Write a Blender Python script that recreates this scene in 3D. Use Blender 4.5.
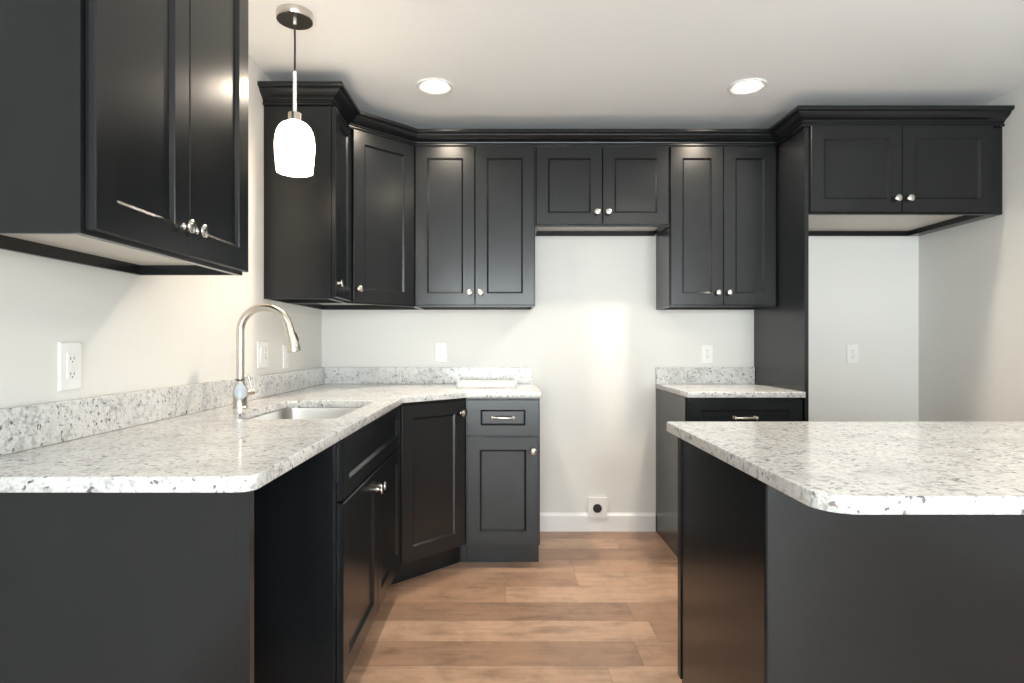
import bpy, bmesh, math
from mathutils import Vector, Matrix
PI = math.pi
S = bpy.context.scene
C = S.collection
for o in list(bpy.data.objects):
    bpy.data.objects.remove(o)

# ------------------------------------------------------------------ camera
cd = bpy.data.cameras.new('camera')
cd.sensor_width = 36.0
cd.lens = 604.0 / 1024.0 * 36.0
cd.shift_x = 9.0 / 1024.0
cd.shift_y = 2.5 / 1024.0
cd.clip_start = 0.05
cam = bpy.data.objects.new('camera', cd)
cam.location = (0.0, -3.75, 1.16)
cam.rotation_euler = (PI / 2, 0, 0)
C.objects.link(cam)
S.camera = cam

# ------------------------------------------------------------------ world
w = bpy.data.worlds.new('world')
S.world = w
w.use_nodes = True
nt = w.node_tree
nt.nodes.clear()
wo = nt.nodes.new('ShaderNodeOutputWorld')
bg = nt.nodes.new('ShaderNodeBackground')
sky = nt.nodes.new('ShaderNodeTexSky')
sky.sky_type = 'HOSEK_WILKIE'
sky.turbidity = 5.0
sky.sun_direction = (0.3, 0.6, 0.6)
bg.inputs['Strength'].default_value = 0.6
nt.links.new(sky.outputs['Color'], bg.inputs['Color'])
nt.links.new(bg.outputs['Background'], wo.inputs['Surface'])

# ------------------------------------------------------------------ exposure
S.view_settings.view_transform = 'Standard'
S.view_settings.look = 'None'
S.view_settings.gamma = 1.0
S.view_settings.use_curve_mapping = False
S.view_settings.exposure = 0.26

# ------------------------------------------------------------------ room measures (metres)
XL, XR, YB, YR, ZC = -1.125, 2.580, 0.0, -6.3, 2.44
COOL = (0.93, 0.965, 1.0)
WARM = (1.0, 0.76, 0.52)
# unseen windows added to the rear wall, sized to tune the fill (x0, x1, z0, z1)
ADDED_WINS = [(-0.95, 0.10, 0.25, 2.20), (0.25, 1.30, 0.25, 2.20), (1.45, 2.50, 0.25, 2.20)]


def area(name, loc, rot, sx, sy, power, color, shape='RECTANGLE', spread=None):
    l = bpy.data.lights.new(name, 'AREA')
    l.shape = shape
    l.size = sx
    l.size_y = sy
    l.energy = power
    l.color = color
    if spread:
        l.spread = spread
    o = bpy.data.objects.new(name, l)
    o.location = loc
    o.rotation_euler = rot
    C.objects.link(o)
    return o


FILL_REAR = 112.0
P_FRONT = 12.0
E_SHADE, E_LENS = 14.0, 75.0
for x0, x1, z0, z1 in ADDED_WINS:
    area('window_daylight', ((x0 + x1) / 2, YR - 0.17, (z0 + z1) / 2), (PI / 2, 0, 0), x1 - x0, z1 - z0, FILL_REAR, COOL)  # fill light panels outside the added windows

# ================================================================== materials


def newmat(name):
    m = bpy.data.materials.new(name)
    m.use_nodes = True
    n = m.node_tree
    b = n.nodes['Principled BSDF']
    return m, n, b


def L(n, a, b):
    n.links.new(a, b)


def coords(n, scale=(1, 1, 1), kind='Object'):
    tc = n.nodes.new('ShaderNodeTexCoord')
    mp = n.nodes.new('ShaderNodeMapping')
    mp.inputs['Scale'].default_value = scale
    L(n, tc.outputs[kind], mp.inputs['Vector'])
    return mp.outputs['Vector']


def noise(n, vec, scale, detail=3, rough=0.5, dist=0.0):
    t = n.nodes.new('ShaderNodeTexNoise')
    t.inputs['Scale'].default_value = scale
    t.inputs['Detail'].default_value = detail
    t.inputs['Roughness'].default_value = rough
    t.inputs['Distortion'].default_value = dist
    L(n, vec, t.inputs['Vector'])
    return t.outputs['Fac']


def ramp(n, fac, stops, interp='LINEAR'):
    r = n.nodes.new('ShaderNodeValToRGB')
    r.color_ramp.interpolation = interp
    e = r.color_ramp.elements
    while len(e) < len(stops):
        e.new(0.5)
    for i, (p, c) in enumerate(stops):
        e[i].position = p
        e[i].color = (c[0], c[1], c[2], 1) if hasattr(c, '__len__') else (c, c, c, 1)
    L(n, fac, r.inputs['Fac'])
    return r.outputs['Color']


def mix(n, fac, a, b, mode='MIX'):
    m = n.nodes.new('ShaderNodeMix')
    m.data_type = 'RGBA'
    m.blend_type = mode
    for s, v in ((m.inputs[0], fac), (m.inputs[6], a), (m.inputs[7], b)):
        if isinstance(v, bpy.types.NodeSocket):
            L(n, v, s)
        elif hasattr(v, '__len__'):
            s.default_value = (v[0], v[1], v[2], 1)
        else:
            s.default_value = v
    return m.outputs[2]


def math_(n, op, a, b=None, c=None):
    m = n.nodes.new('ShaderNodeMath')
    m.operation = op
    for i, v in enumerate((a, b, c)):
        if v is None:
            continue
        if isinstance(v, bpy.types.NodeSocket):
            L(n, v, m.inputs[i])
        else:
            m.inputs[i].default_value = v
    return m.outputs[0]


def bump(n, b, h, strength, dist=0.002):
    bp = n.nodes.new('ShaderNodeBump')
    bp.inputs['Strength'].default_value = strength
    bp.inputs['Distance'].default_value = dist
    L(n, h, bp.inputs['Height'])
    L(n, bp.outputs['Normal'], b.inputs['Normal'])


def mat_paint(name, col, rough=0.6, bs=0.05):
    m, n, b = newmat(name)
    v = coords(n)
    f = noise(n, v, 3.0, 2)
    c2 = tuple(x * 0.97 for x in col)
    L(n, mix(n, f, col, c2), b.inputs['Base Color'])
    b.inputs['Roughness'].default_value = rough
    bump(n, b, noise(n, v, 260, 3), bs, 0.001)
    return m


def mat_cabinet():
    m, n, b = newmat('charcoal_paint')
    v = coords(n, (6, 6, 1.2))
    f = noise(n, v, 1.5, 3)
    L(n, ramp(n, f, [(0.3, (0.0065, 0.0080, 0.0092)), (0.7, (0.0082, 0.0100, 0.0114))]), b.inputs['Base Color'])
    rf = noise(n, coords(n, (1, 1, 1)), 9, 4)
    r = n.nodes.new('ShaderNodeMapRange')
    r.inputs['To Min'].default_value = 0.215
    r.inputs['To Max'].default_value = 0.265
    L(n, rf, r.inputs['Value'])
    L(n, r.outputs['Result'], b.inputs['Roughness'])
    b.inputs['Specular IOR Level'].default_value = 0.46
    return m


def mat_granite():
    m, n, b = newmat('speckled_white_granite')
    v = coords(n)
    big = noise(n, v, 6.0, 5, 0.62, 0.5)
    base = ramp(n, big, [(0.30, (0.54, 0.54, 0.53)), (0.45, (0.65, 0.65, 0.64)), (0.62, (0.70, 0.70, 0.69))])
    # grey crystals
    mid = noise(n, v, 62.0, 4, 0.65, 0.5)
    cloud = noise(n, v, 12.0, 3, 0.5)
    mm = math_(n, 'ADD', mid, math_(n, 'MULTIPLY', cloud, 0.35))
    base = mix(n, ramp(n, mm, [(0.68, 0.0), (0.82, 0.75)]), base, (0.33, 0.33, 0.34))
    vo = n.nodes.new('ShaderNodeTexVoronoi')
    vo.inputs['Scale'].default_value = 210.0
    L(n, v, vo.inputs['Vector'])
    sep = n.nodes.new('ShaderNodeSeparateColor')
    L(n, vo.outputs['Color'], sep.inputs['Color'])
    base = mix(n, 1.0, base, ramp(n, sep.outputs['Red'], [(0.0, 0.80), (0.3, 0.97), (1.0, 1.06)]), 'MULTIPLY')
    # dark mineral flecks gathered in drifts
    wv = n.nodes.new('ShaderNodeTexNoise')
    wv.inputs['Scale'].default_value = 60.0
    L(n, v, wv.inputs['Vector'])
    wmix = n.nodes.new('ShaderNodeVectorMath')
    wmix.operation = 'MULTIPLY_ADD'
    L(n, wv.outputs['Color'], wmix.inputs[0])
    wmix.inputs[1].default_value = (0.03, 0.03, 0.03)
    L(n, v, wmix.inputs[2])
    vd = n.nodes.new('ShaderNodeTexVoronoi')
    vd.inputs['Scale'].default_value = 92.0
    L(n, wmix.outputs[0], vd.inputs['Vector'])
    sd = n.nodes.new('ShaderNodeSeparateColor')
    L(n, vd.outputs['Color'], sd.inputs['Color'])
    drift = noise(n, v, 13.0, 3, 0.55)
    pick = math_(n, 'ADD', sd.outputs['Green'], math_(n, 'MULTIPLY', drift, 0.9))
    mr = n.nodes.new('ShaderNodeMapRange')
    mr.inputs['From Min'].default_value = 1.27
    mr.inputs['From Max'].default_value = 1.42
    L(n, pick, mr.inputs['Value'])
    core = n.nodes.new('ShaderNodeMapRange')
    core.inputs['From Min'].default_value = 0.55
    core.inputs['From Max'].default_value = 0.20
    L(n, vd.outputs['Distance'], core.inputs['Value'])
    fm = math_(n, 'MULTIPLY', mr.outputs['Result'], core.outputs['Result'])
    dk = ramp(n, sd.outputs['Blue'], [(0.0, (0.07, 0.07, 0.085)), (0.7, (0.15, 0.15, 0.165)), (0.92, (0.20, 0.17, 0.15)), (1.0, (0.26, 0.19, 0.15))])
    base = mix(n, math_(n, 'MINIMUM', math_(n, 'MULTIPLY', fm, 1.6), 0.95), base, dk)
    L(n, base, b.inputs['Base Color'])
    b.inputs['Roughness'].default_value = 0.15
    b.inputs['Specular IOR Level'].default_value = 0.5
    return m


def mat_floor():
    m, n, b = newmat('hickory_plank')
    tc = n.nodes.new('ShaderNodeTexCoord')
    sp = n.nodes.new('ShaderNodeSeparateXYZ')
    L(n, tc.outputs['Object'], sp.inputs[0])
    W, LN = 0.178, 1.22
    yy = math_(n, 'DIVIDE', math_(n, 'ADD', sp.outputs['Y'], 20.085), W)
    row = math_(n, 'FLOOR', yy)
    fy = math_(n, 'FRACT', yy)
    wn = n.nodes.new('ShaderNodeTexWhiteNoise')
    wn.noise_dimensions = '1D'
    L(n, row, wn.inputs['W'])
    xx = math_(n, 'ADD', math_(n, 'DIVIDE', sp.outputs['X'], LN), math_(n, 'MULTIPLY', wn.outputs['Value'], 7.0))
    colm = math_(n, 'FLOOR', xx)
    fx = math_(n, 'FRACT', xx)
    cb = n.nodes.new('ShaderNodeCombineXYZ')
    L(n, row, cb.inputs[0])
    L(n, colm, cb.inputs[1])
    w2 = n.nodes.new('ShaderNodeTexWhiteNoise')
    w2.noise_dimensions = '2D'
    L(n, cb.outputs[0], w2.inputs['Vector'])
    base = ramp(n, w2.outputs['Value'], [(0.0, (0.29, 0.178, 0.120)), (0.35, (0.39, 0.240, 0.160)),
                                          (0.7, (0.44, 0.278, 0.186)), (1.0, (0.48, 0.315, 0.220))])
    # grain, shifted per plank
    cv = n.nodes.new('ShaderNodeCombineXYZ')
    L(n, math_(n, 'ADD', math_(n, 'MULTIPLY', sp.outputs['X'], 2.2), math_(n, 'MULTIPLY', w2.outputs['Value'], 40)), cv.inputs[0])
    L(n, math_(n, 'MULTIPLY', sp.outputs['Y'], 26), cv.inputs[1])
    g = noise(n, cv.outputs[0], 1.6, 6, 0.65, 0.5)
    base = mix(n, 1.0, base, ramp(n, g, [(0.25, 0.80), (0.5, 1.0), (0.75, 1.12)]), 'MULTIPLY')
    cv2 = n.nodes.new('ShaderNodeCombineXYZ')
    L(n, math_(n, 'ADD', math_(n, 'MULTIPLY', sp.outputs['X'], 3.0), math_(n, 'MULTIPLY', w2.outputs['Value'], 90)), cv2.inputs[0])
    L(n, math_(n, 'MULTIPLY', sp.outputs['Y'], 8), cv2.inputs[1])
    bl = noise(n, cv2.outputs[0], 1.3, 4, 0.6, 0.3)
    base = mix(n, 1.0, base, ramp(n, bl, [(0.28, (0.62, 0.60, 0.58)), (0.48, (0.98, 0.98, 0.98)), (0.75, (1.1, 1.05, 1.0))]), 'MULTIPLY')
    bl2 = noise(n, tc.outputs['Object'], 9.0, 5, 0.7, 0.6)
    base = mix(n, 1.0, base, ramp(n, bl2, [(0.3, (0.78, 0.77, 0.76)), (0.5, (1, 1, 1)), (0.7, (1.08, 1.07, 1.05))]), 'MULTIPLY')
    # seams
    ey = math_(n, 'MINIMUM', fy, math_(n, 'SUBTRACT', 1.0, fy))
    ex = math_(n, 'MULTIPLY', math_(n, 'MINIMUM', fx, math_(n, 'SUBTRACT', 1.0, fx)), LN / W)
    e = math_(n, 'MINIMUM', ey, ex)
    sm = ramp(n, e, [(0.0, 0.55), (0.012, 1.0)])
    base = mix(n, 1.0, base, sm, 'MULTIPLY')
    L(n, base, b.inputs['Base Color'])
    b.inputs['Roughness'].default_value = 0.38
    bump(n, b, e2 := ramp(n, e, [(0.0, 0.0), (0.015, 1.0)]), 0.25, 0.001)
    return m


def mat_metal(name, col, rough, aniso=0.0):
    m, n, b = newmat(name)
    v = coords(n, (1, 1, 60))
    f = noise(n, v, 30, 2)
    L(n, ramp(n, f, [(0.3, tuple(c * 0.93 for c in col)), (0.7, col)]), b.inputs['Base Color'])
    b.inputs['Metallic'].default_value = 1.0
    b.inputs['Roughness'].default_value = rough
    return m


def mat_plain(name, col, rough=0.5, emit=None, strength=0.0):
    m, n, b = newmat(name)
    v = coords(n)
    f = noise(n, v, 20, 2)
    L(n, mix(n, f, col, tuple(c * 0.96 for c in col)), b.inputs['Base Color'])
    b.inputs['Roughness'].default_value = rough
    if emit:
        b.inputs['Emission Color'].default_value = (*emit, 1)
        b.inputs['Emission Strength'].default_value = strength
    return m


def mat_glass():
    m = bpy.data.materials.new('window_glass')
    m.use_nodes = True
    n = m.node_tree
    n.nodes.clear()
    o = n.nodes.new('ShaderNodeOutputMaterial')
    t = n.nodes.new('ShaderNodeBsdfTransparent')
    t.inputs['Color'].default_value = (0.95, 0.97, 0.96, 1)
    g = n.nodes.new('ShaderNodeBsdfGlossy')
    g.inputs['Roughness'].default_value = 0.02
    fr = n.nodes.new('ShaderNodeFresnel')
    mx = n.nodes.new('ShaderNodeMixShader')
    L(n, fr.outputs[0], mx.inputs[0])
    L(n, t.outputs[0], mx.inputs[1])
    L(n, g.outputs[0], mx.inputs[2])
    L(n, mx.outputs[0], o.inputs[0])
    return m


M_WALL = mat_paint('greige_wall_paint', (0.76, 0.757, 0.733), 0.95)
M_WALL.node_tree.nodes['Principled BSDF'].inputs['Specular IOR Level'].default_value = 0.15
M_CEIL = mat_paint('white_ceiling_paint', (0.91, 0.93, 0.945), 0.95)
M_TRIM = mat_paint('white_trim_paint', (0.86, 0.86, 0.86), 0.35, 0.01)
M_CAB = mat_cabinet()
M_GRAN = mat_granite()
M_FLOOR = mat_floor()
M_UNDER = mat_plain('pale_maple_laminate', (0.66, 0.62, 0.56), 0.4)
M_NICK = mat_metal('satin_nickel', (0.72, 0.70, 0.66), 0.22)
M_STEEL = mat_metal('brushed_steel', (0.62, 0.60, 0.57), 0.30)
M_FAUC = mat_metal('brushed_nickel', (0.66, 0.62, 0.56), 0.24)
M_PLATE = mat_plain('white_plastic', (0.86, 0.86, 0.85), 0.3)
M_SLOT = mat_plain('slot_shadow_plastic', (0.10, 0.10, 0.10), 0.5)
M_BLUE = mat_plain('pale_blue_plastic', (0.50, 0.55, 0.60), 0.2)
M_BLACK = mat_plain('black_plastic', (0.012, 0.012, 0.013), 0.35)
M_SHADE = mat_plain('opal_glass', (0.9, 0.88, 0.84), 0.25, (1.0, 0.82, 0.62), E_SHADE)
M_LED = mat_plain('downlight_lens', (0.9, 0.9, 0.88), 0.4, (1.0, 0.84, 0.66), E_LENS)
M_GLASS = mat_glass()

# ================================================================== mesh helpers


def nb():
    return bmesh.new()


def bx(bm, x0, x1, y0, y1, z0, z1):
    v = [bm.verts.new((x, y, z)) for x in (x0, x1) for y in (y0, y1) for z in (z0, z1)]
    for f in ((0, 1, 3, 2), (4, 6, 7, 5), (0, 4, 5, 1), (2, 3, 7, 6), (0, 2, 6, 4), (1, 5, 7, 3)):
        bm.faces.new([v[i] for i in f])


def prism(bm, pts, z0, z1):
    a = [bm.verts.new((x, y, z0)) for x, y in pts]
    b = [bm.verts.new((x, y, z1)) for x, y in pts]
    bm.faces.new(list(reversed(a)))
    bm.faces.new(b)
    k = len(pts)
    for i in range(k):
        j = (i + 1) % k
        bm.faces.new((a[i], a[j], b[j], b[i]))


def lathe(bm, prof, seg=32, mat=None, cap0=True, cap1=True):
    """prof: (radius, z) list, axis z; mat: optional Matrix"""
    rings = []
    for r, z in prof:
        ring = []
        for i in range(seg):
            a = 2 * PI * i / seg
            p = Vector((r * math.cos(a), r * math.sin(a), z))
            if mat is not None:
                p = mat @ p
            ring.append(bm.verts.new(p))
        rings.append(ring)
    for k in range(len(rings) - 1):
        for i in range(seg):
            j = (i + 1) % seg
            bm.faces.new((rings[k][i], rings[k][j], rings[k + 1][j], rings[k + 1][i]))
    if cap0:
        bm.faces.new(list(reversed(rings[0])))
    if cap1:
        bm.faces.new(rings[-1])


def tube(bm, pts, rad, seg=16):
    pts = [Vector(p) for p in pts]
    rads = rad if hasattr(rad, '__len__') else [rad] * len(pts)
    rings = []
    up = None
    for i, p in enumerate(pts):
        if i == 0:
            t = pts[1] - p
        elif i == len(pts) - 1:
            t = p - pts[i - 1]
        else:
            t = (pts[i + 1] - p).normalized() + (p - pts[i - 1]).normalized()
        t.normalize()
        if up is None:
            up = Vector((0, 1, 0)) if abs(t.y) < 0.9 else Vector((1, 0, 0))
        a = t.cross(up).normalized()
        b = a.cross(t).normalized()
        up = b
        rings.append([bm.verts.new(p + (a * math.cos(2 * PI * k / seg) + b * math.sin(2 * PI * k / seg)) * rads[i]) for k in range(seg)])
    for k in range(len(rings) - 1):
        for i in range(seg):
            j = (i + 1) % seg
            bm.faces.new((rings[k][i], rings[k][j], rings[k + 1][j], rings[k + 1][i]))
    bm.faces.new(list(reversed(rings[0])))
    bm.faces.new(rings[-1])


def obj(name, bm, mat, parent=None, smooth=False, bevel=0.0):
    bmesh.ops.recalc_face_normals(bm, faces=bm.faces)
    me = bpy.data.meshes.new(name)
    bm.to_mesh(me)
    bm.free()
    return obj_me(name, me, mat, parent, smooth, bevel)


def obj_me(name, me, mat, parent=None, smooth=False, bevel=0.0):
    me.materials.clear()
    me.materials.append(mat)
    if smooth:
        me.polygons.foreach_set('use_smooth', [True] * len(me.polygons))
        me.set_sharp_from_angle(angle=math.radians(38))
    o = bpy.data.objects.new(name, me)
    C.objects.link(o)
    if parent is not None:
        o.parent = parent
    if bevel > 0:
        b = o.modifiers.new('bevel', 'BEVEL')
        b.width = bevel
        b.segments = 2
        b.limit_method = 'ANGLE'
        b.angle_limit = math.radians(40)
    return o


def tag(o, label=None, cat=None, group=None, kind=None):
    for k, v in (('label', label), ('category', cat), ('group', group), ('kind', kind)):
        if v:
            o[k] = v
    return o


def thing(name, label, cat, loc=(0, 0, 0), rz=0.0, group=None):
    o = bpy.data.objects.new(name, None)
    C.objects.link(o)
    o.location = loc
    o.rotation_euler = (0, 0, rz)
    o.empty_display_size = 0.1
    return tag(o, label, cat, group)


def copy_tree(o, parent=None):
    c = o.copy()
    C.objects.link(c)
    if parent is not None:
        c.parent = parent
    for ch in list(o.children):
        copy_tree(ch, c)
    return c


# ================================================================== the room
T = 0.12
bm = nb(); bx(bm, XL - T, XR + T, YR - T, YB + T, -0.1, 0.0)
tag(obj('floor', bm, M_FLOOR), 'brown hickory plank floor with boards running side to side', 'floor', kind='structure')
bm = nb(); bx(bm, XL - T, XR + T, YR - T, YB + T, ZC, ZC + 0.1)
tag(obj('ceiling', bm, M_CEIL), 'smooth white painted ceiling', 'ceiling', kind='structure')
bm = nb(); bx(bm, XL - T, XR + T, YB, YB + T, 0, ZC)
tag(obj('wall_back', bm, M_WALL), 'light greige back wall behind the cabinets', 'wall', kind='structure')
bm = nb(); bx(bm, XL - T, XL, YR, YB, 0, ZC)
tag(obj('wall_left', bm, M_WALL), 'light greige left wall behind the sink run', 'wall', kind='structure')
bm = nb(); bx(bm, XR, XR + T, YR, YB, 0, ZC)
tag(obj('wall_right', bm, M_WALL), 'light greige right wall beside the fridge alcove', 'wall', kind='structure')
bm = nb()
xs = [XL - T]
for x0, x1, z0, z1 in ADDED_WINS:
    bx(bm, xs[-1], x0, YR - T, YR, 0, ZC)
    bx(bm, x0, x1, YR - T, YR, 0, z0)
    bx(bm, x0, x1, YR - T, YR, z1, ZC)
    xs.append(x1)
bx(bm, xs[-1], XR + T, YR - T, YR, 0, ZC)
tag(obj('wall_rear', bm, M_WALL), 'rear wall with three windows', 'wall', kind='structure')
def window(idx, width, z0, z1, at, rz, where):
    # local: opening along x, wall thickness towards +y, room on the -y side
    f = 0.05
    e = 0.002
    bm = nb()
    bx(bm, e, f, 0.03, 0.09, z0 + e, z1 - e)
    bx(bm, width - f, width - e, 0.03, 0.09, z0 + e, z1 - e)
    bx(bm, f, width - f, 0.03, 0.09, z0 + e, z0 + f)
    bx(bm, f, width - f, 0.03, 0.09, z1 - f, z1 - e)
    bx(bm, f, width - f, 0.035, 0.085, (z0 + z1) / 2 - 0.02, (z0 + z1) / 2 + 0.02)
    wn = tag(obj('window_%d' % idx, bm, M_TRIM), 'white framed sash window in the ' + where, 'window', kind='structure')
    wn.location = at
    wn.rotation_euler = (0, 0, rz)
    bm = nb()
    bx(bm, f, width - f, 0.058, 0.062, z0 + f, z1 - f)
    obj('pane', bm, M_GLASS, wn)


kk = 1
for x0, x1, z0, z1 in ADDED_WINS:
    window(kk, x1 - x0, z0, z1, (x1, YR, 0), PI, 'rear wall')
    kk += 1

def baseboard(name, x0, y0, x1, y1, nx, ny, label):
    """board on a wall from (x0,y0) to (x1,y1), normal (nx,ny) into the room"""
    prof = [(0, 0), (0.014, 0), (0.014, 0.094), (0.011, 0.101), (0.006, 0.106), (0.004, 0.113), (0, 0.113)]
    bm = nb()
    A = [bm.verts.new((x0 + nx * d, y0 + ny * d, z)) for d, z in prof]
    B = [bm.verts.new((x1 + nx * d, y1 + ny * d, z)) for d, z in prof]
    bm.faces.new(A)
    bm.faces.new(list(reversed(B)))
    for i in range(len(prof)):
        j = (i + 1) % len(prof)
        bm.faces.new((A[i], B[i], B[j], A[j]))
    return tag(obj(name, bm, M_TRIM), label, 'baseboard', kind='structure')


baseboard('baseboard_back', 0.196, 0, 0.944, 0, 0, -1, 'white baseboard along the back wall in the range gap')
baseboard('baseboard_back_right', 1.578, 0, XR - 0.015, 0, 0, -1, 'white baseboard at the back of the fridge alcove')
baseboard('baseboard_right', XR, 0, XR, YR, -1, 0, 'white baseboard along the right wall')
baseboard('baseboard_left', XL, -2.60, XL, YR, 1, 0, 'white baseboard along the left wall')

# ================================================================== cabinet parts
DT = 0.020      # door thickness
FG = 0.0015     # gap to the face frame


def panel_bm(w, h, rx, rz):
    """raised frame, recessed flat panel; local x 0..w, z 0..h, front at -y"""
    y0 = -FG
    y1 = -FG - DT
    rings = [(0, 0, y0), (0, 0, y1 + 0.0025), (0.0025, 0.0025, y1), (rx, rz, y1), (rx + 0.001, rz + 0.001, y1 + 0.002),
             (rx + 0.0095, rz + 0.0095, y1 + 0.0095)]
    bm = nb()
    R = []
    for ix, iz, y in rings:
        R.append([bm.verts.new(p) for p in ((ix, y, iz), (w - ix, y, iz), (w - ix, y, h - iz), (ix, y, h - iz))])
    for a, b in zip(R, R[1:]):
        for i in range(4):
            j = (i + 1) % 4
            bm.faces.new((a[i], a[j], b[j], b[i]))
    bm.faces.new(R[0])
    bm.faces.new(R[-1])
    return bm


_knob = None
_pull = None


def knob(parent, x, z):
    global _knob
    if _knob is None:
        bm = nb()
        m = Matrix.Rotation(PI / 2, 4, 'X')   # z axis -> -y
        lathe(bm, [(0.0085, 0.0), (0.0085, 0.002), (0.006, 0.004), (0.0048, 0.009), (0.0050, 0.014), (0.0095, 0.0178), (0.0155, 0.0192),
                   (0.0170, 0.0212), (0.0164, 0.0235), (0.0125, 0.0258), (0.006, 0.0270), (0.001, 0.0274)], 28, m)
        bmesh.ops.recalc_face_normals(bm, faces=bm.faces)
        me = bpy.data.meshes.new('knob')
        bm.to_mesh(me)
        bm.free()
        _knob = me
    o = obj_me('knob', _knob, M_NICK, parent, True) if not _knob.materials else None
    if o is None:
        o = bpy.data.objects.new('knob', _knob)
        C.objects.link(o)
        o.parent = parent
    o.location = (x, -FG - DT, z)
    o['label'] = 'round satin nickel knob'
    return o


def pull(parent, x, z):
    bm = nb()
    m = Matrix.Rotation(PI / 2, 4, 'X')
    for s in (-1, 1):
        mm = Matrix.Translation((s * 0.054, 0, 0)) @ m
        lathe(bm, [(0.0085, 0), (0.0085, 0.002), (0.005, 0.005), (0.0042, 0.014), (0.006, 0.019), (0.0082, 0.023), (0.0078, 0.029), (0.004, 0.0325), (0.0008, 0.0335)], 20, mm)
    pts, rr = [], []
    for i in range(17):
        t = -1 + 2 * i / 16
        pts.append((t * 0.054, -0.024 - 0.004 * (1 - t * t), 0))
        rr.append(0.0028 + 0.0036 * (1 - abs(t) ** 1.3))
    tube(bm, pts, rr, 14)
    o = obj('pull', bm, M_NICK, parent, True)
    o.location = (x, -FG - DT + 0.0095, z)
    o['label'] = 'satin nickel bow pull'
    return o


def door(root, x, z, w, h, kx=None, kz=None, rail=0.066, name='door'):
    o = obj(name, panel_bm(w, h, rail, rail), M_CAB, root)
    o.location = (x, 0, z)
    if kx is not None:
        knob(o, kx, kz)
    return o


def drawer(root, x, z, w, h, rail=0.052, with_pull=True, name='drawer'):
    o = obj(name, panel_bm(w, h, rail + 0.018, rail), M_CAB, root)
    o.location = (x, 0, z)
    if with_pull:
        pull(o, w / 2, h / 2)
    return o


FT = 0.019


def wall_box(root, w, h, d, ndoors=2, knobside='in', g0=0.005):
    """overhead cabinet: local front (frame) at y=0, back at y=d"""
    t = 0.016
    rc = 0.030
    bm = nb()
    s = 0.003
    bx(bm, s, t, FT, d, 0, h)
    bx(bm, w - t, w - s, FT, d, 0, h)
    bx(bm, t, w - t, d - 0.012, d, 0, h)
    bx(bm, t, w - t, FT, d - 0.012, h - t, h)
    obj('carcass', bm, M_CAB, root)
    bm = nb()
    bx(bm, 0, 0.038, 0, FT, 0, h)
    bx(bm, w - 0.038, w, 0, FT, 0, h)
    bx(bm, 0.038, w - 0.038, 0, FT, 0, 0.038)
    bx(bm, 0.038, w - 0.038, 0, FT, h - 0.038, h)
    obj('face_frame', bm, M_CAB, root)
    bm = nb()
    bx(bm, t, w - t, FT, d - 0.012, rc, rc + 0.012)
    o = obj('bottom_panel', bm, M_UNDER, root)
    o['label'] = 'pale laminate underside panel'
    g = 0.005
    zb, zt = 0.009, h - 0.006
    kh = 0.068
    if ndoors == 2:
        dw = (w - g0 - g - 0.003) / 2
        door(root, g0, zb, dw, zt - zb, dw - 0.030, kh)
        door(root, g0 + dw + 0.003, zb, dw, zt - zb, 0.030, kh)
    else:
        dw = w - 2 * g
        kx = dw - 0.030 if knobside == 'right' else 0.030
        door(root, g, zb, dw, zt - zb, kx, kh)


ZU = 1.372
HU = 0.914
Q = PI / 4
# near left cabinet on the left wall
r = thing('wall_cabinet', 'tall dark wall cabinet, nearest and largest in view, cut by the left frame edge', 'cabinet', (-0.807, -2.597, ZU), PI / 2)
wall_box(r, 0.718, HU, 0.318 - 0.001, g0=0.012)
# narrow left wall cabinet
r = thing('wall_cabinet', 'narrow single door dark wall cabinet on the left wall behind the pendant', 'cabinet', (-0.807, -0.9155, ZU), PI / 2)
wall_box(r, 0.304, HU, 0.318 - 0.001, 1, 'left')
# diagonal corner wall cabinet
r = thing('corner_wall_cabinet', 'dark diagonal corner wall cabinet with one door', 'cabinet', (-0.807, -0.610, ZU), Q)
mi = Matrix.Rotation(-Q, 4, 'Z') @ Matrix.Translation((0.807, 0.610, 0))


def loc(pts):
    return [tuple((mi @ Vector((x, y, 0)))[:2]) for x, y in pts]


fw = 0.305 * math.sqrt(2)
bm = nb()
o_ = 0.012
pent = [(-0.807 + 0.0005, -0.6095), (-0.5025, -0.305), (-0.5025, -0.001), (XL + 0.001, -0.001), (XL + 0.001, -0.6095)]


def shell(bm, pts, t, z0, z1, skip=()):
    k = len(pts)
    cx = sum(p[0] for p in pts) / k
    cy = sum(p[1] for p in pts) / k
    # inward offset polygon
    P = [Vector(p) for p in pts]
    area_ = sum(P[i].x * P[(i + 1) % k].y - P[(i + 1) % k].x * P[i].y for i in range(k))
    sgn = 1 if area_ > 0 else -1
    inn = []
    for i in range(k):
        d0 = (P[i] - P[i - 1]).normalized()
        d1 = (P[(i + 1) % k] - P[i]).normalized()
        n0 = Vector((-d0.y, d0.x)) * sgn
        n1 = Vector((-d1.y, d1.x)) * sgn
        b = (n0 + n1)
        b = b / b.dot(n0)
        inn.append(P[i] + b * t)
    lo = [(bm.verts.new((*P[i], z0)), bm.verts.new((*inn[i], z0)), bm.verts.new((*P[i], z1)), bm.verts.new((*inn[i], z1))) for i in range(k)]
    for i in range(k):
        j = (i + 1) % k
        a, b = lo[i], lo[j]
        bm.faces.new((a[0], b[0], b[2], a[2]))
        bm.faces.new((a[1], a[3], b[3], b[1]))
        bm.faces.new((a[0], a[1], b[1], b[0]))
        bm.faces.new((a[2], b[2], b[3], a[3]))
    return inn


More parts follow.
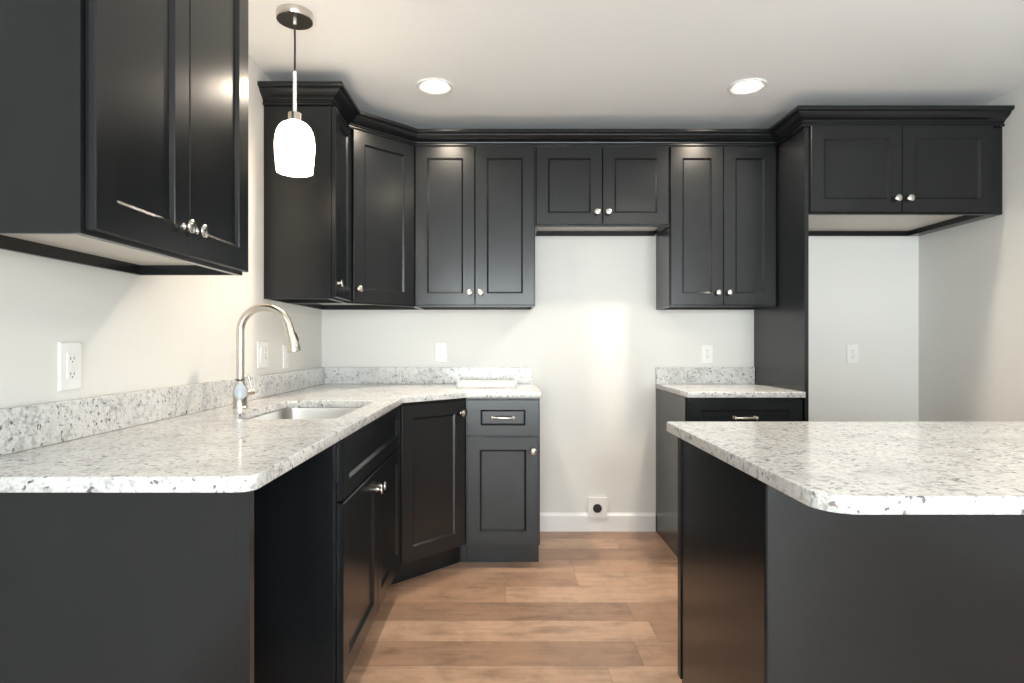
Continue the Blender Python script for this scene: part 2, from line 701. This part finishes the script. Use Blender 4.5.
inn = shell(bm, loc(pent), 0.016, 0, HU)
prism(bm, [tuple(p) for p in inn], HU - 0.016, HU)
obj('carcass', bm, M_CAB, r)
bm = nb()
prism(bm, [tuple(p) for p in inn], 0.030, 0.042)
obj('bottom_panel', bm, M_UNDER, r)['label'] = 'pale laminate underside panel'
bm = nb()
for a, b, c, d in ((0.002, 0.030, 0, HU), (fw - 0.030, fw - 0.002, 0, HU), (0.03, fw - 0.03, 0, 0.038), (0.03, fw - 0.03, HU - 0.038, HU)):
    bx(bm, a, b, -0.001, -0.0002, c, d)
obj('face_frame', bm, M_CAB, r)
door(r, 0.021, 0.009, fw - 0.042, HU - 0.015, 0.030, 0.068)
# back wall cabinets
r = thing('wall_cabinet', 'tall two door dark wall cabinet left of the range gap, beside the diagonal corner cabinet', 'cabinet', (-0.5015, -0.305, ZU))
wall_box(r, 0.685, HU, 0.304)
r = thing('wall_cabinet', 'short two door dark wall cabinet above the empty range gap', 'cabinet', (0.1845, -0.305, 1.829))
wall_box(r, 0.761, 0.457, 0.304)
r = thing('wall_cabinet', 'tall two door dark wall cabinet right of the range gap, against the tall side panel', 'cabinet', (0.9465, -0.305, ZU))
wall_box(r, 0.608, HU, 0.304)
# fridge cabinet
r = thing('fridge_wall_cabinet', 'deep two door dark cabinet above the empty fridge alcove', 'cabinet', (1.577, -0.630, 1.829))
wall_box(r, 0.945, 0.457, 0.629)
bm = nb(); bx(bm, 0.9455, 1.0025, 0.0, FT, 0, 0.457); bx(bm, 0.9455, 1.0025, FT, 0.629, 0.0, 0.010)
o = obj('filler_strip', bm, M_CAB, r)
o['label'] = 'flat filler strip against the right wall'
# tall side panel
r = thing('fridge_side_panel', 'tall dark full height panel between wall cabinets and fridge alcove', 'panel', (1.5555, -0.635, 0))
bm = nb(); bx(bm, 0.002, 0.0185, 0.012, 0.634, 0, 2.286); bx(bm, 0.0, 0.0205, 0.0, 0.012, 0, 2.286)
obj('panel', bm, M_CAB, r)

# crown moulding: swept with mitred corners
path = [(XL + 0.001, -0.916), (-0.807, -0.916), (-0.807, -0.610), (-0.502, -0.305), (1.555, -0.305), (1.555, -0.636), (XR - 0.001, -0.636)]
prof = [(0.0005, 0), (0.005, 0), (0.010, 0.002), (0.012, 0.007), (0.010, 0.012), (0.0055, 0.014), (0.0055, 0.021), (0.012, 0.023), (0.013, 0.029),
        (0.019, 0.033), (0.031, 0.039), (0.043, 0.047), (0.051, 0.057), (0.053, 0.062), (0.061, 0.063), (0.067, 0.066), (0.070, 0.071), (0.070, 0.084), (0.0005, 0.084)]
prof = [(d, 2.279 + z) for d, z in prof]
# the moulding is fixed to the frames' top edge and stands 1 mm clear of them
bm = nb()
P = [Vector(p) for p in path]
K = len(P)
rings = []
for i in range(K):
    dirs = []
    if i > 0:
        dirs.append((P[i] - P[i - 1]).normalized())
    if i < K - 1:
        dirs.append((P[i + 1] - P[i]).normalized())
    ns = [Vector((d.y, -d.x)) for d in dirs]
    if len(ns) == 2:
        b = ns[0] + ns[1]
        b = b / b.dot(ns[0])
    else:
        b = ns[0]
    rings.append([bm.verts.new((P[i].x + b.x * d, P[i].y + b.y * d, z)) for d, z in prof])
for a, b in zip(rings, rings[1:]):
    for i in range(len(prof)):
        j = (i + 1) % len(prof)
        bm.faces.new((a[i], b[i], b[j], a[j]))
bm.faces.new(rings[0])
bm.faces.new(list(reversed(rings[-1])))
crown = tag(obj('crown_molding', bm, M_CAB), 'dark stepped crown molding running along the tops of the back cabinets', 'molding')

# ================================================================== base cabinets
HB = 0.883
TK = 0.1143
TD = 0.075


def base_frame(bm, w, mids=(), rails=()):
    bx(bm, 0, 0.038, 0, FT, TK, HB)
    bx(bm, w - 0.038, w, 0, FT, TK, HB)
    bx(bm, 0.038, w - 0.038, 0, FT, TK, TK + 0.038)
    bx(bm, 0.038, w - 0.038, 0, FT, HB - 0.038, HB)
    for z in rails:
        bx(bm, 0.038, w - 0.038, 0, FT, z - 0.02, z + 0.02)
    for x in mids:
        bx(bm, x - 0.02, x + 0.02, 0, FT, TK + 0.038, HB - 0.038)


def side_pts(bm, x0, x1, d, full=False, y0=FT):
    """side board with a toe notch; prism in the y-z plane"""
    pr = [(y0, TK), (TD, TK), (TD, 0.0), (d, 0.0), (d, HB), (y0, HB)]
    if full:
        pr = [(y0, 0), (d, 0), (d, HB), (y0, HB)]
    a = [bm.verts.new((x0, y, z)) for y, z in pr]
    b = [bm.verts.new((x1, y, z)) for y, z in pr]
    bm.faces.new(a)
    bm.faces.new(list(reversed(b)))
    for i in range(len(pr)):
        j = (i + 1) % len(pr)
        bm.faces.new((a[i], b[i], b[j], a[j]))


def base_box(root, w, d):
    bm = nb()
    side_pts(bm, 0.0015, 0.0175, d)
    side_pts(bm, w - 0.0175, w - 0.0015, d)
    bx(bm, 0.0175, w - 0.0175, d - 0.012, d, 0, HB)
    bx(bm, 0.0175, w - 0.0175, FT, d - 0.012, TK, TK + 0.014)
    obj('carcass', bm, M_CAB, root)
    bm = nb()
    bx(bm, 0.0175, w - 0.0175, TD, TD + 0.012, 0, TK - 0.001)
    obj('toe_kick', bm, M_CAB, root)


ZD0, ZD1 = 0.126, 0.679          # base doors
ZR0, ZR1 = 0.687, 0.872          # drawers


# 15 inch drawer base left of the range gap
r = thing('base_cabinet', 'narrow dark base cabinet with one drawer over one door, left of the range gap', 'cabinet', (-0.1920, -0.610, 0))
W = 0.384
base_box(r, W, 0.609)
bm = nb(); base_frame(bm, W, (), (0.683,)); obj('face_frame', bm, M_CAB, r)
drawer(r, 0.006, ZR0, W - 0.012, ZR1 - ZR0)
door(r, 0.006, ZD0, W - 0.012, ZD1 - ZD0, W - 0.012 - 0.030, ZD1 - ZD0 - 0.071)

# right base cabinet
r = thing('base_cabinet', 'dark base cabinet with a wide drawer between range gap and tall side panel', 'cabinet', (0.9465, -0.610, 0))
W = 0.608
base_box(r, W, 0.609)
bm = nb(); base_frame(bm, W, (), (0.683,)); obj('face_frame', bm, M_CAB, r)
drawer(r, 0.006, ZR0, W - 0.012, ZR1 - ZR0)
dw = (W - 0.012 - 0.003) / 2
door(r, 0.006, ZD0, dw, ZD1 - ZD0, dw - 0.030, ZD1 - ZD0 - 0.071)
door(r, 0.006 + dw + 0.003, ZD0, dw, ZD1 - ZD0, 0.030, ZD1 - ZD0 - 0.071)

# diagonal corner base
r = thing('corner_base_cabinet', 'dark diagonal corner base cabinet with one tall door', 'cabinet', (-0.502, -0.914, 0), Q)
mi = Matrix.Rotation(-Q, 4, 'Z') @ Matrix.Translation((0.502, 0.914, 0))
bw = 0.305 * math.sqrt(2)
pent = [(-0.502, -0.9135), (-0.1935, -0.605), (-0.1935, -0.001), (XL + 0.001, -0.001), (XL + 0.001, -0.9135)]
bm = nb()
inn = shell(bm, loc(pent), 0.016, TK, HB)
prism(bm, [tuple(p) for p in inn], TK, TK + 0.014)
obj('carcass', bm, M_CAB, r)
k_ = TD
pent2 = [(-0.502 - k_, -0.9135), (-0.502 - k_, -0.9135 + 0.031), (-0.194 - 0.031, -0.610 + k_), (-0.1935, -0.610 + k_), (-0.1935, -0.001), (XL + 0.001, -0.001), (XL + 0.001, -0.9135)]
bm = nb()
prism(bm, loc(pent2), 0, TK - 0.001)
obj('toe_kick', bm, M_CAB, r)
bm = nb()
for a, b, c, d in ((0.002, 0.030, TK, HB), (bw - 0.030, bw - 0.002, TK, HB), (0.03, bw - 0.03, TK, TK + 0.038), (0.03, bw - 0.03, HB - 0.038, HB)):
    bx(bm, a, b, -0.001, -0.0002, c, d)
obj('face_frame', bm, M_CAB, r)
door(r, 0.018, ZD0, bw - 0.036, ZR1 - ZD0, bw - 0.036 - 0.028, ZR1 - ZD0 - 0.066)

# sink base (faces +X)
r = thing('sink_base_cabinet', 'dark sink base cabinet with false drawer front and two doors on the left run', 'cabinet', (-0.502, -1.966, 0), PI / 2)
W = 1.050
d = 0.622
bm = nb()
side_pts(bm, 0.0015, 0.0175, d, full=True)
side_pts(bm, W - 0.0175, W - 0.0015, d)
bx(bm, 0.0175, W - 0.0175, d - 0.012, d, 0, HB)
bx(bm, 0.0175, W - 0.0175, FT, d - 0.012, TK, TK + 0.014)
obj('carcass', bm, M_CAB, r)
bm = nb(); bx(bm, 0.0175, W - 0.0175, TD, TD + 0.012, 0, TK - 0.001); obj('toe_kick', bm, M_CAB, r)
bm = nb(); base_frame(bm, W, (), (0.683,)); obj('face_frame', bm, M_CAB, r)
drawer(r, 0.035, ZR0, W - 0.045, ZR1 - ZR0, with_pull=False, name='false_drawer_front')
dw = (W - 0.045 - 0.003) / 2
door(r, 0.035, ZD0, dw, ZD1 - ZD0, dw - 0.030, ZD1 - ZD0 - 0.071)
door(r, 0.035 + dw + 0.003, ZD0, dw, ZD1 - ZD0, 0.030, ZD1 - ZD0 - 0.071)

# dark filler board behind dishwasher gap: end panel of the run
r = thing('end_panel', 'dark end panel closing the left cabinet run below the granite peninsula end', 'panel', (-0.502, -2.554, 0), PI / 2)
bm = nb()
bx(bm, 0.004, 0.019, 0.0275, 0.622, 0, HB)
obj('panel', bm, M_CAB, r)
bm = nb(); bx(bm, 0.002, 0.022, 0.0, 0.0265, 0, HB)
obj('edge_stile', bm, M_CAB, r)

# ================================================================== granite
def slab(name, outer, holes, z0, z1, label, cat, radii=None, bev=0.003, mat=None):
    cu = bpy.data.curves.new(name, 'CURVE')
    cu.dimensions = '2D'
    cu.fill_mode = 'BOTH'
    cu.extrude = (z1 - z0) / 2 - bev
    cu.bevel_depth = bev
    cu.bevel_resolution = 2
    cu.offset = -bev

    def rounded(pts, rad):
        out = []
        k = len(pts)
        for i in range(k):
            p = Vector(pts[i]); a = Vector(pts[i - 1]); b = Vector(pts[(i + 1) % k])
            rr = rad[i] if hasattr(rad, '__len__') else rad
            if rr <= 0:
                out.append(p)
                continue
            u = (a - p).normalized(); v = (b - p).normalized()
            ang = u.angle(v)
            t = rr / math.tan(ang / 2)
            c = p + (u + v).normalized() * (rr / math.sin(ang / 2))
            s = p + u * t - c
            e = p + v * t - c
            for q in range(9):
                f = q / 8
                w_ = s.slerp(e, f) if hasattr(s, 'slerp') else s.lerp(e, f)
                out.append(c + w_.normalized() * rr)
        return out
    for pts, rad in [(outer, radii or 0)] + [(h, hr) for h, hr in holes]:
        pp = rounded(pts, rad)
        sp = cu.splines.new('POLY')
        sp.points.add(len(pp) - 1)
        for i, p in enumerate(pp):
            sp.points[i].co = (p.x, p.y, 0, 1)
        sp.use_cyclic_u = True
    tmp = bpy.data.objects.new(name + '_tmp', cu)
    C.objects.link(tmp)
    dg = bpy.context.evaluated_depsgraph_get()
    me = bpy.data.meshes.new_from_object(tmp.evaluated_get(dg))
    bpy.data.objects.remove(tmp)
    bpy.data.curves.remove(cu)
    me.name = name
    o = obj_me(name, me, mat or M_GRAN, None, False)
    o.location = (0, 0, (z0 + z1) / 2)
    return tag(o, label, cat)


ZG0, ZG1 = 0.884, 0.914
NY = -2.632
SX0, SX1, SY0, SY1 = -0.935, -0.552, -1.770, -1.130    # sink opening
slab('countertop', [(XL + 0.001, NY), (-0.464, NY), (-0.464, -0.930), (-0.184, -0.648), (0.196, -0.648), (0.196, -0.001), (XL + 0.001, -0.001)],
     [([(SX0, SY0), (SX1, SY0), (SX1, SY1), (SX0, SY1)], 0.05)], ZG0, ZG1,
     'long speckled white granite countertop with the sink, wrapping the left corner', 'countertop', [0, 0.035, 0.02, 0.02, 0.004, 0, 0])
slab('countertop', [(0.9465, -0.648), (1.5545, -0.648), (1.5545, -0.001), (0.9465, -0.001)], [], ZG0, ZG1,
     'small speckled granite countertop between range gap and tall side panel', 'countertop', [0.01, 0, 0, 0])
bs = 0.024


def box_thing(name, x0, x1, y0, y1, z0, z1, mat, label, cat, bevel=0.002):
    bm = nb()
    bx(bm, x0, x1, y0, y1, z0, z1)
    return tag(obj(name, bm, mat, None, False, bevel), label, cat)


box_thing('backsplash', XL + 0.001, XL + bs, NY, -bs - 0.001, ZG1 + 0.0005, 1.016, M_GRAN, 'low granite backsplash strip along the left wall behind the faucet', 'backsplash')
box_thing('backsplash', XL + 0.001, 0.176, -bs, -0.001, ZG1 + 0.0005, 1.016, M_GRAN, 'low granite backsplash strip on the back wall left of the range gap', 'backsplash')
box_thing('backsplash', 0.9465, 1.5545, -bs, -0.001, ZG1 + 0.0005, 1.016, M_GRAN, 'short granite backsplash strip on the small right countertop', 'backsplash')
# loose offcut
slab('granite_offcut', [(-0.262, -0.392), (0.078, -0.392), (0.078, -0.130), (-0.262, -0.130)], [], ZG1 + 0.0005, ZG1 + 0.0305,
     'loose granite offcut lying on the countertop against the back corner', 'stone slab', [0.02, 0.02, 0.01, 0.01])

# ------------------------------------------------------------------ sink
r = thing('sink', 'undermount stainless steel single bowl sink in the granite countertop', 'sink', ((SX0 + SX1) / 2, (SY0 + SY1) / 2, 0.66))


def rrect(hx, hy, rad, seg=6):
    out = []
    for cx, cy, a0 in ((hx - rad, hy - rad, 0), (-hx + rad, hy - rad, 90), (-hx + rad, -hy + rad, 180), (hx - rad, -hy + rad, 270)):
        for q in range(seg + 1):
            a = math.radians(a0 + 90 * q / seg)
            out.append((cx + rad * math.cos(a), cy + rad * math.sin(a)))
    return out


hx, hy = (SX1 - SX0) / 2 + 0.003, (SY1 - SY0) / 2 + 0.003
bm = nb()
lv = [(0.018, 0.0, 0.8815 - 0.66), (0.0, 0.0, 0.8815 - 0.66), (-0.001, 0, 0.87 - 0.66), (-0.006, 0, 0.06), (-0.012, 0, 0.035), (-0.03, 0, 0.022), (-0.06, 0, 0.018)]
R = []
for off, _, z in lv:
    rad = max(0.03, 0.052 + off)
    R.append([bm.verts.new((x, y, z)) for x, y in rrect(hx + off, hy + off, rad)])
for a, b in zip(R, R[1:]):
    for i in range(len(a)):
        j = (i + 1) % len(a)
        bm.faces.new((a[i], a[j], b[j], b[i]))
bm.faces.new(R[-1])
o = obj('bowl', bm, M_STEEL, r, True)
so = o.modifiers.new('solid', 'SOLIDIFY'); so.thickness = 0.0015; so.offset = 1
bm = nb()
lathe(bm, [(0.045, 0.0), (0.045, 0.003), (0.038, 0.004), (0.034, 0.001), (0.012, 0.001), (0.010, 0.004), (0.001, 0.005)], 32)
o = obj('drain', bm, M_STEEL, r, True)
o.location = (0, 0, 0.0185)

# ------------------------------------------------------------------ faucet
FX, FY = -1.010, -1.427
r = thing('faucet', 'tall brushed nickel gooseneck faucet with pull-down spray head beside the sink', 'faucet', (FX, FY, ZG1 + 0.0005))
bm = nb()
BODY = [(0.0285, 0), (0.0285, 0.004), (0.0265, 0.006), (0.0262, 0.028), (0.0280, 0.040), (0.0285, 0.050), (0.0272, 0.062), (0.0235, 0.078), (0.0195, 0.092), (0.0175, 0.103)]
lathe(bm, BODY, 40)
obj('body', bm, M_FAUC, r, True)
bm = nb()
lathe(bm, [(0.0150, 0.1035), (0.0160, 0.105), (0.0160, 0.110), (0.0150, 0.1115)], 36)
obj('collar', bm, M_SLOT, r, True)
RA = 0.094
ZA = 1.208 - 0.9145
pts = [(0, 0, 0.112), (0, 0, 0.2), (0, 0, ZA - 0.02)]
a_end = math.radians(13)
for q in range(25):
    a = PI - (PI - a_end) * q / 24
    pts.append((RA + RA * math.cos(a), 0, ZA + RA * math.sin(a)))
bm = nb()
tube(bm, pts, 0.0150, 24)
obj('spout', bm, M_FAUC, r, True)
ex, ez = pts[-1][0], pts[-1][2]
tx, tz = math.sin(a_end), -math.cos(a_end)
bm = nb()
hp, hr = [], []
for s_, rr in ((-0.012, 0.0158), (0.0, 0.0166), (0.030, 0.0185), (0.055, 0.0212), (0.078, 0.0240), (0.096, 0.0258), (0.102, 0.0246)):
    hp.append((ex + tx * s_, 0, ez + tz * s_)); hr.append(rr)
tube(bm, hp, hr, 28)
head = obj('spray_head', bm, M_FAUC, r, True)
bm = nb()
nx_, nz_ = math.cos(a_end), math.sin(a_end)
hp = []
for s_, rr in ((0.030, 0.0180), (0.040, 0.0200), (0.058, 0.0218), (0.066, 0.0222)):
    hp.append((ex + tx * s_ + nx_ * rr, 0, ez + tz * s_ + nz_ * rr))
tube(bm, hp, [0.003, 0.0045, 0.0045, 0.003], 12)
obj('spray_button', bm, M_BLACK, head, True)['label'] = 'black spray button'
bm = nb()
dirv = Vector((0.72, 0.69, 0)).normalized()
tube(bm, [dirv * 0.020 + Vector((0, 0, 0.058)), dirv * 0.036 + Vector((0, 0, 0.058)), dirv * 0.050 + Vector((0, 0, 0.060)), dirv * 0.054 + Vector((0, 0, 0.060))], [0.0125, 0.013, 0.0135, 0.010], 20)
tube(bm, [dirv * 0.044 + Vector((0, 0, 0.066)), dirv * 0.040 + Vector((-0.004, 0.004, 0.095)), dirv * 0.030 + Vector((-0.01, 0.012, 0.135))], [0.0045, 0.004, 0.0035], 12)
obj('lever_handle', bm, M_FAUC, r, True)

# thin pale blue patch over the front of the faucet body
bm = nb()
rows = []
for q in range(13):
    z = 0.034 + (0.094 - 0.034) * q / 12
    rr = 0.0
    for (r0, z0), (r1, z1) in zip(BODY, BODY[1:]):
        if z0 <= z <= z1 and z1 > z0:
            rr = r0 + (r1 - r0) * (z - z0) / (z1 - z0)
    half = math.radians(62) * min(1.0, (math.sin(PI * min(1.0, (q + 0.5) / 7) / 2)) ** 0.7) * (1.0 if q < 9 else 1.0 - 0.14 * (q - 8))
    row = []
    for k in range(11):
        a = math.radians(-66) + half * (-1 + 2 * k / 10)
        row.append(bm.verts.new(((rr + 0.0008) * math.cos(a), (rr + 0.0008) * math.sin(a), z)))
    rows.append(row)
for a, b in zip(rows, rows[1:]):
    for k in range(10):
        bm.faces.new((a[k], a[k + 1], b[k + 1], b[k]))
o = obj('front_cap', bm, M_BLUE, r, True)
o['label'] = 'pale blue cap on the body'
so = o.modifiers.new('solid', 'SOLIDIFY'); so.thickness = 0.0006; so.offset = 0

# ================================================================== island
IX = 0.517
IY0, IY1 = -2.776, -1.831
slab('island_countertop', [(IX, IY0), (2.30, IY0), (2.30, IY1), (IX, IY1)], [], ZG0, ZG1,
     'large speckled white granite island slab in the right foreground', 'countertop', [0.06, 0.06, 0.012, 0.012])
bx0, bx1, by0, by1 = 0.548, 2.27, -2.483, -1.855
r = thing('kitchen_island', 'dark panelled kitchen island body under the large granite slab', 'island', (bx0, by0, 0))
bm = nb()
# local: side panel with a toe notch on the kitchen (far) side
D = by1 - by0
pr = [(0, 0), (D - 0.03, 0), (D - 0.03, 0.125), (D, 0.125), (D, HB), (0, HB)]


def notch(bm, x0, x1):
    a = [bm.verts.new((x0, y, z)) for y, z in pr]
    b = [bm.verts.new((x1, y, z)) for y, z in pr]
    bm.faces.new(a); bm.faces.new(list(reversed(b)))
    for i in range(len(pr)):
        j = (i + 1) % len(pr)
        bm.faces.new((a[i], b[i], b[j], a[j]))


notch(bm, 0.004, 0.0125)
obj('side_panel', bm, M_CAB, r)
bm = nb(); notch(bm, bx1 - bx0 - 0.0125, bx1 - bx0 - 0.004); obj('side_panel', bm, M_CAB, r)
bm = nb()
prism(bm, [(0.0, 0.018), (0.0, 0.0), (0.0015, -0.004), (0.005, -0.0065), (0.0155, -0.0065), (0.0155, -0.0005), (0.0035, -0.0005), (0.0035, 0.018)], 0, HB)
obj('corner_trim', bm, M_CAB, r)
bm = nb(); bx(bm, 0.0, 0.0035, D - 0.030, D, 0.125, HB)
obj('corner_trim', bm, M_CAB, r)
bm = nb(); bx(bm, 0.0180, 0.960, 0.0015, 0.012, 0, HB)
obj('back_panel', bm, M_CAB, r)
bm = nb(); bx(bm, 0.9615, bx1 - bx0 - 0.015, 0.0015, 0.012, 0, HB)
obj('back_panel', bm, M_CAB, r)
bm = nb(); bx(bm, 0.013, bx1 - bx0 - 0.013, 0.0125, D - 0.075, 0.0, 0.12); bx(bm, 0.013, bx1 - bx0 - 0.013, 0.0125, D - 0.022, 0.121, HB)
obj('carcass', bm, M_CAB, r)
iw = bx1 - bx0
n_ = 4
cw = (iw - 0.04) / n_
for k in range(n_):
    o = obj('door', panel_bm(cw - 0.004, ZR1 - ZD0, 0.057, 0.057), M_CAB, r)
    o.rotation_euler = (0, 0, PI)
    o.location = (0.02 + cw * (k + 1) - 0.002, D - 0.022, ZD0)
    knob(o, 0.03 if k % 2 else cw - 0.034, ZR1 - ZD0 - 0.05)

# ================================================================== outlets
def outlet(x, y, z, rz, label, style='duplex', gangs=1, w=None, h=0.116):
    """plate flat on a wall; local front at -y"""
    r = thing('wall_outlet', label, 'outlet', (x, y, z), rz)
    pw = w or (0.071 if gangs == 1 else 0.117)
    bm = nb()
    e = 0.003
    R = []
    for i_, yy in ((0, -0.0005), (0, -0.0035), (e, -0.006)):
        R.append([bm.verts.new(p) for p in ((-pw / 2 + i_, yy, -h / 2 + i_), (pw / 2 - i_, yy, -h / 2 + i_), (pw / 2 - i_, yy, h / 2 - i_), (-pw / 2 + i_, yy, h / 2 - i_))])
    for a, b in zip(R, R[1:]):
        for i in range(4):
            j = (i + 1) % 4
            bm.faces.new((a[i], a[j], b[j], b[i]))
    bm.faces.new(R[0]); bm.faces.new(R[-1])
    obj('plate', bm, M_PLATE, r)
    xs_ = [0] if gangs == 1 else [-0.023, 0.023]
    for q, cx in enumerate(xs_):
        st = style if gangs == 1 else ('switch' if q == 0 else 'duplex')
        if st == 'duplex':
            for cz in (-0.0195, 0.0195):
                bm = nb()
                m = Matrix.Translation((cx, -0.006, cz)) @ Matrix.Rotation(PI / 2, 4, 'X')
                pts = rrect(0.0165, 0.014, 0.011)
                a = [bm.verts.new(m @ Vector((px, py, 0))) for px, py in pts]
                b = [bm.verts.new(m @ Vector((px * 0.97, py * 0.97, 0.002))) for px, py in pts]
                bm.faces.new(a); bm.faces.new(b)
                for i in range(len(pts)):
                    j = (i + 1) % len(pts)
                    bm.faces.new((a[i], a[j], b[j], b[i]))
                f = obj('receptacle', bm, M_PLATE, r)
                for sx, wd, z0_, z1_ in ((-0.0063, 0.0011, -0.0015, 0.0075), (0.0063, 0.0011, -0.0006, 0.0066), (0, 0.0022, -0.0095, -0.0055)):
                    bm = nb()
                    bx(bm, cx + sx - wd, cx + sx + wd, -0.0084, -0.0079, cz + z0_, cz + z1_)
                    obj('slot', bm, M_SLOT, f)
            bm = nb()
            lathe(bm, [(0.0032, 0), (0.0032, 0.001), (0.001, 0.0015)], 12, Matrix.Translation((cx, -0.006, 0)) @ Matrix.Rotation(PI / 2, 4, 'X'))
            obj('screw', bm, M_NICK, r, True)
        elif st == 'gfci':
            bm = nb()
            bx(bm, cx - 0.0165, cx + 0.0165, -0.0085, -0.006, -0.0335, 0.0335)
            f = obj('receptacle', bm, M_PLATE, r, bevel=0.001)
            for cz in (-0.02, 0.02):
                for sx, wd, z0_, z1_ in ((-0.0063, 0.001, -0.004, 0.004), (0.0063, 0.001, -0.004, 0.004), (0, 0.002, -0.0105, -0.007)):
                    bm = nb()
                    bx(bm, cx + sx - wd, cx + sx + wd, -0.0090, -0.0085, cz + z0_, cz + z1_)
                    obj('slot', bm, M_SLOT, f)
            for nm_, z0_ in (('reset_button', 0.0012), ('test_button', -0.0058)):
                bm = nb()
                bx(bm, cx - 0.008, cx + 0.008, -0.0098, -0.0085, z0_, z0_ + 0.0046)
                obj(nm_, bm, M_PLATE, f, bevel=0.0005)
        else:
            bm = nb()
            bx(bm, cx - 0.0165, cx + 0.0165, -0.0075, -0.006, -0.0335, 0.0335)
            f = obj('switch_frame', bm, M_PLATE, r)
            bm = nb()
            a = [bm.verts.new(p) for p in ((cx - 0.0145, -0.0076, -0.031), (cx + 0.0145, -0.0076, -0.031), (cx + 0.0145, -0.0076, 0.031), (cx - 0.0145, -0.0076, 0.031))]
            b = [bm.verts.new(p) for p in ((cx - 0.0145, -0.0085, -0.031), (cx + 0.0145, -0.0085, -0.031), (cx + 0.0145, -0.0115, 0.031), (cx - 0.0145, -0.0115, 0.031))]
            bm.faces.new(a); bm.faces.new(b)
            for i in range(4):
                j = (i + 1) % 4
                bm.faces.new((a[i], a[j], b[j], b[i]))
            obj('rocker', bm, M_PLATE, f)
    return r


outlet(XL, -2.184, 1.103, PI / 2, 'white rectangular outlet on the left wall beneath the near wall cabinet', 'gfci', 1, 0.080, 0.124)
outlet(XL, -0.928, 1.112, PI / 2, 'wide white switch and outlet plate on the left wall just right of the faucet', 'duplex', 2, 0.125, 0.124)
outlet(XL, -0.630, 1.095, PI / 2, 'white outlet on the left wall partly hidden behind the spray head', 'duplex', 1, 0.075, 0.120)
outlet(-0.385, 0, 1.108, 0, 'white outlet on the back wall above the left countertop', 'duplex')
outlet(1.267, 0, 1.099, 0, 'white outlet on the back wall above the small right countertop', 'duplex')
outlet(2.168, 0, 1.098, 0, 'white outlet on the back wall inside the fridge alcove', 'duplex')
# range outlet
r = thing('range_outlet', 'square white range outlet with round black socket above the baseboard', 'outlet', (0.584, 0, 0.148))
bm = nb()
bx(bm, -0.058, 0.058, -0.024, -0.0152, -0.060, 0.066)
bx(bm, -0.054, 0.054, -0.0152, -0.0005, -0.033, 0.062)
obj('plate', bm, M_PLATE, r, bevel=0.0015)
bm = nb()
lathe(bm, [(0.027, 0), (0.027, 0.006), (0.025, 0.008), (0.001, 0.008)], 36, Matrix.Translation((-0.002, -0.024, -0.001)) @ Matrix.Rotation(PI / 2, 4, 'X'))
f = obj('socket', bm, M_BLACK, r, True)
f['label'] = 'round black socket'
for a_ in ((-0.011, -0.008, -0.008, 0.008), (0.007, 0.010, -0.008, 0.008), (-0.005, 0.001, 0.011, 0.014)):
    bm = nb()
    bx(bm, a_[0], a_[1], -0.0325, -0.0318, a_[2], a_[3])
    obj('slot', bm, M_SLOT, f)

# ================================================================== lamps
def downlight(x, y, label, power=P_FRONT):
    r = thing('recessed_light', label, 'ceiling light', (x, y, ZC), 0, 'recessed ceiling lights')
    bm = nb()
    lathe(bm, [(0.092, -0.0005), (0.092, -0.004), (0.087, -0.0085), (0.075, -0.008), (0.064, -0.002), (0.0635, -0.0005)], 48, None, False, False)
    obj('trim_ring', bm, M_TRIM, r, True)
    bm = nb()
    lathe(bm, [(0.063, -0.0006), (0.063, -0.0015), (0.05, -0.003), (0.001, -0.0035)], 48)
    obj('lens', bm, M_LED, r, True)
    a = area('downlight_lamp', (0, 0, -0.012), (0, 0, 0), 0.13, 0.13, power, WARM_D, 'DISK', math.radians(140))
    a.parent = r
    return r


WARM_D = (1.0, 0.88, 0.73)
downlight(-0.337, -0.754, 'round recessed ceiling light left of centre, above the left countertop')
downlight(1.212, -0.754, 'round recessed ceiling light right of centre, before the tall side panel')
downlight(1.212, -2.75, 'round recessed ceiling light above the island, outside the view', 6.0)  # extra lamp out of view, added to lift the fill

PX, PY = -0.806, -1.412
r = thing('pendant_lamp', 'pendant lamp with glowing white tulip glass shade hanging over the sink', 'lamp', (PX, PY, ZC))
bm = nb()
lathe(bm, [(0.0685, -0.0005), (0.0685, -0.028), (0.067, -0.030), (0.001, -0.0305)], 48)
cn = obj('canopy', bm, M_FAUC, r, True)
bm = nb(); lathe(bm, [(0.006, -0.0308), (0.006, -0.042), (0.004, -0.044)], 16)
obj('cord_grip', bm, M_PLATE, cn, True)
bm = nb(); tube(bm, [(0, 0, -0.044), (0.0008, 0, -0.12), (0, 0, -0.2245)], 0.0038, 10)
obj('cord', bm, M_BLACK, r, True)
bm = nb(); lathe(bm, [(0.0045, -0.2245), (0.0068, -0.226), (0.0068, -0.395)], 20)
obj('rod', bm, M_PLATE, r, True)
bm = nb(); lathe(bm, [(0.020, -0.386), (0.0245, -0.388), (0.0245, -0.418), (0.022, -0.4205)], 32)
obj('socket_cap', bm, M_FAUC, r, True)
bm = nb()
sp_ = [(0.024, -0.421), (0.035, -0.424), (0.048, -0.431), (0.059, -0.443), (0.0675, -0.460), (0.0725, -0.480), (0.0745, -0.503), (0.0745, -0.530), (0.0728, -0.560), (0.0700, -0.588), (0.0670, -0.616)]
lathe(bm, sp_ + [(x - 0.003, z) for x, z in reversed(sp_)], 48, None, False, False)
sh = obj('lamp_shade', bm, M_SHADE, r, True)
sh['label'] = 'glowing opal glass shade'
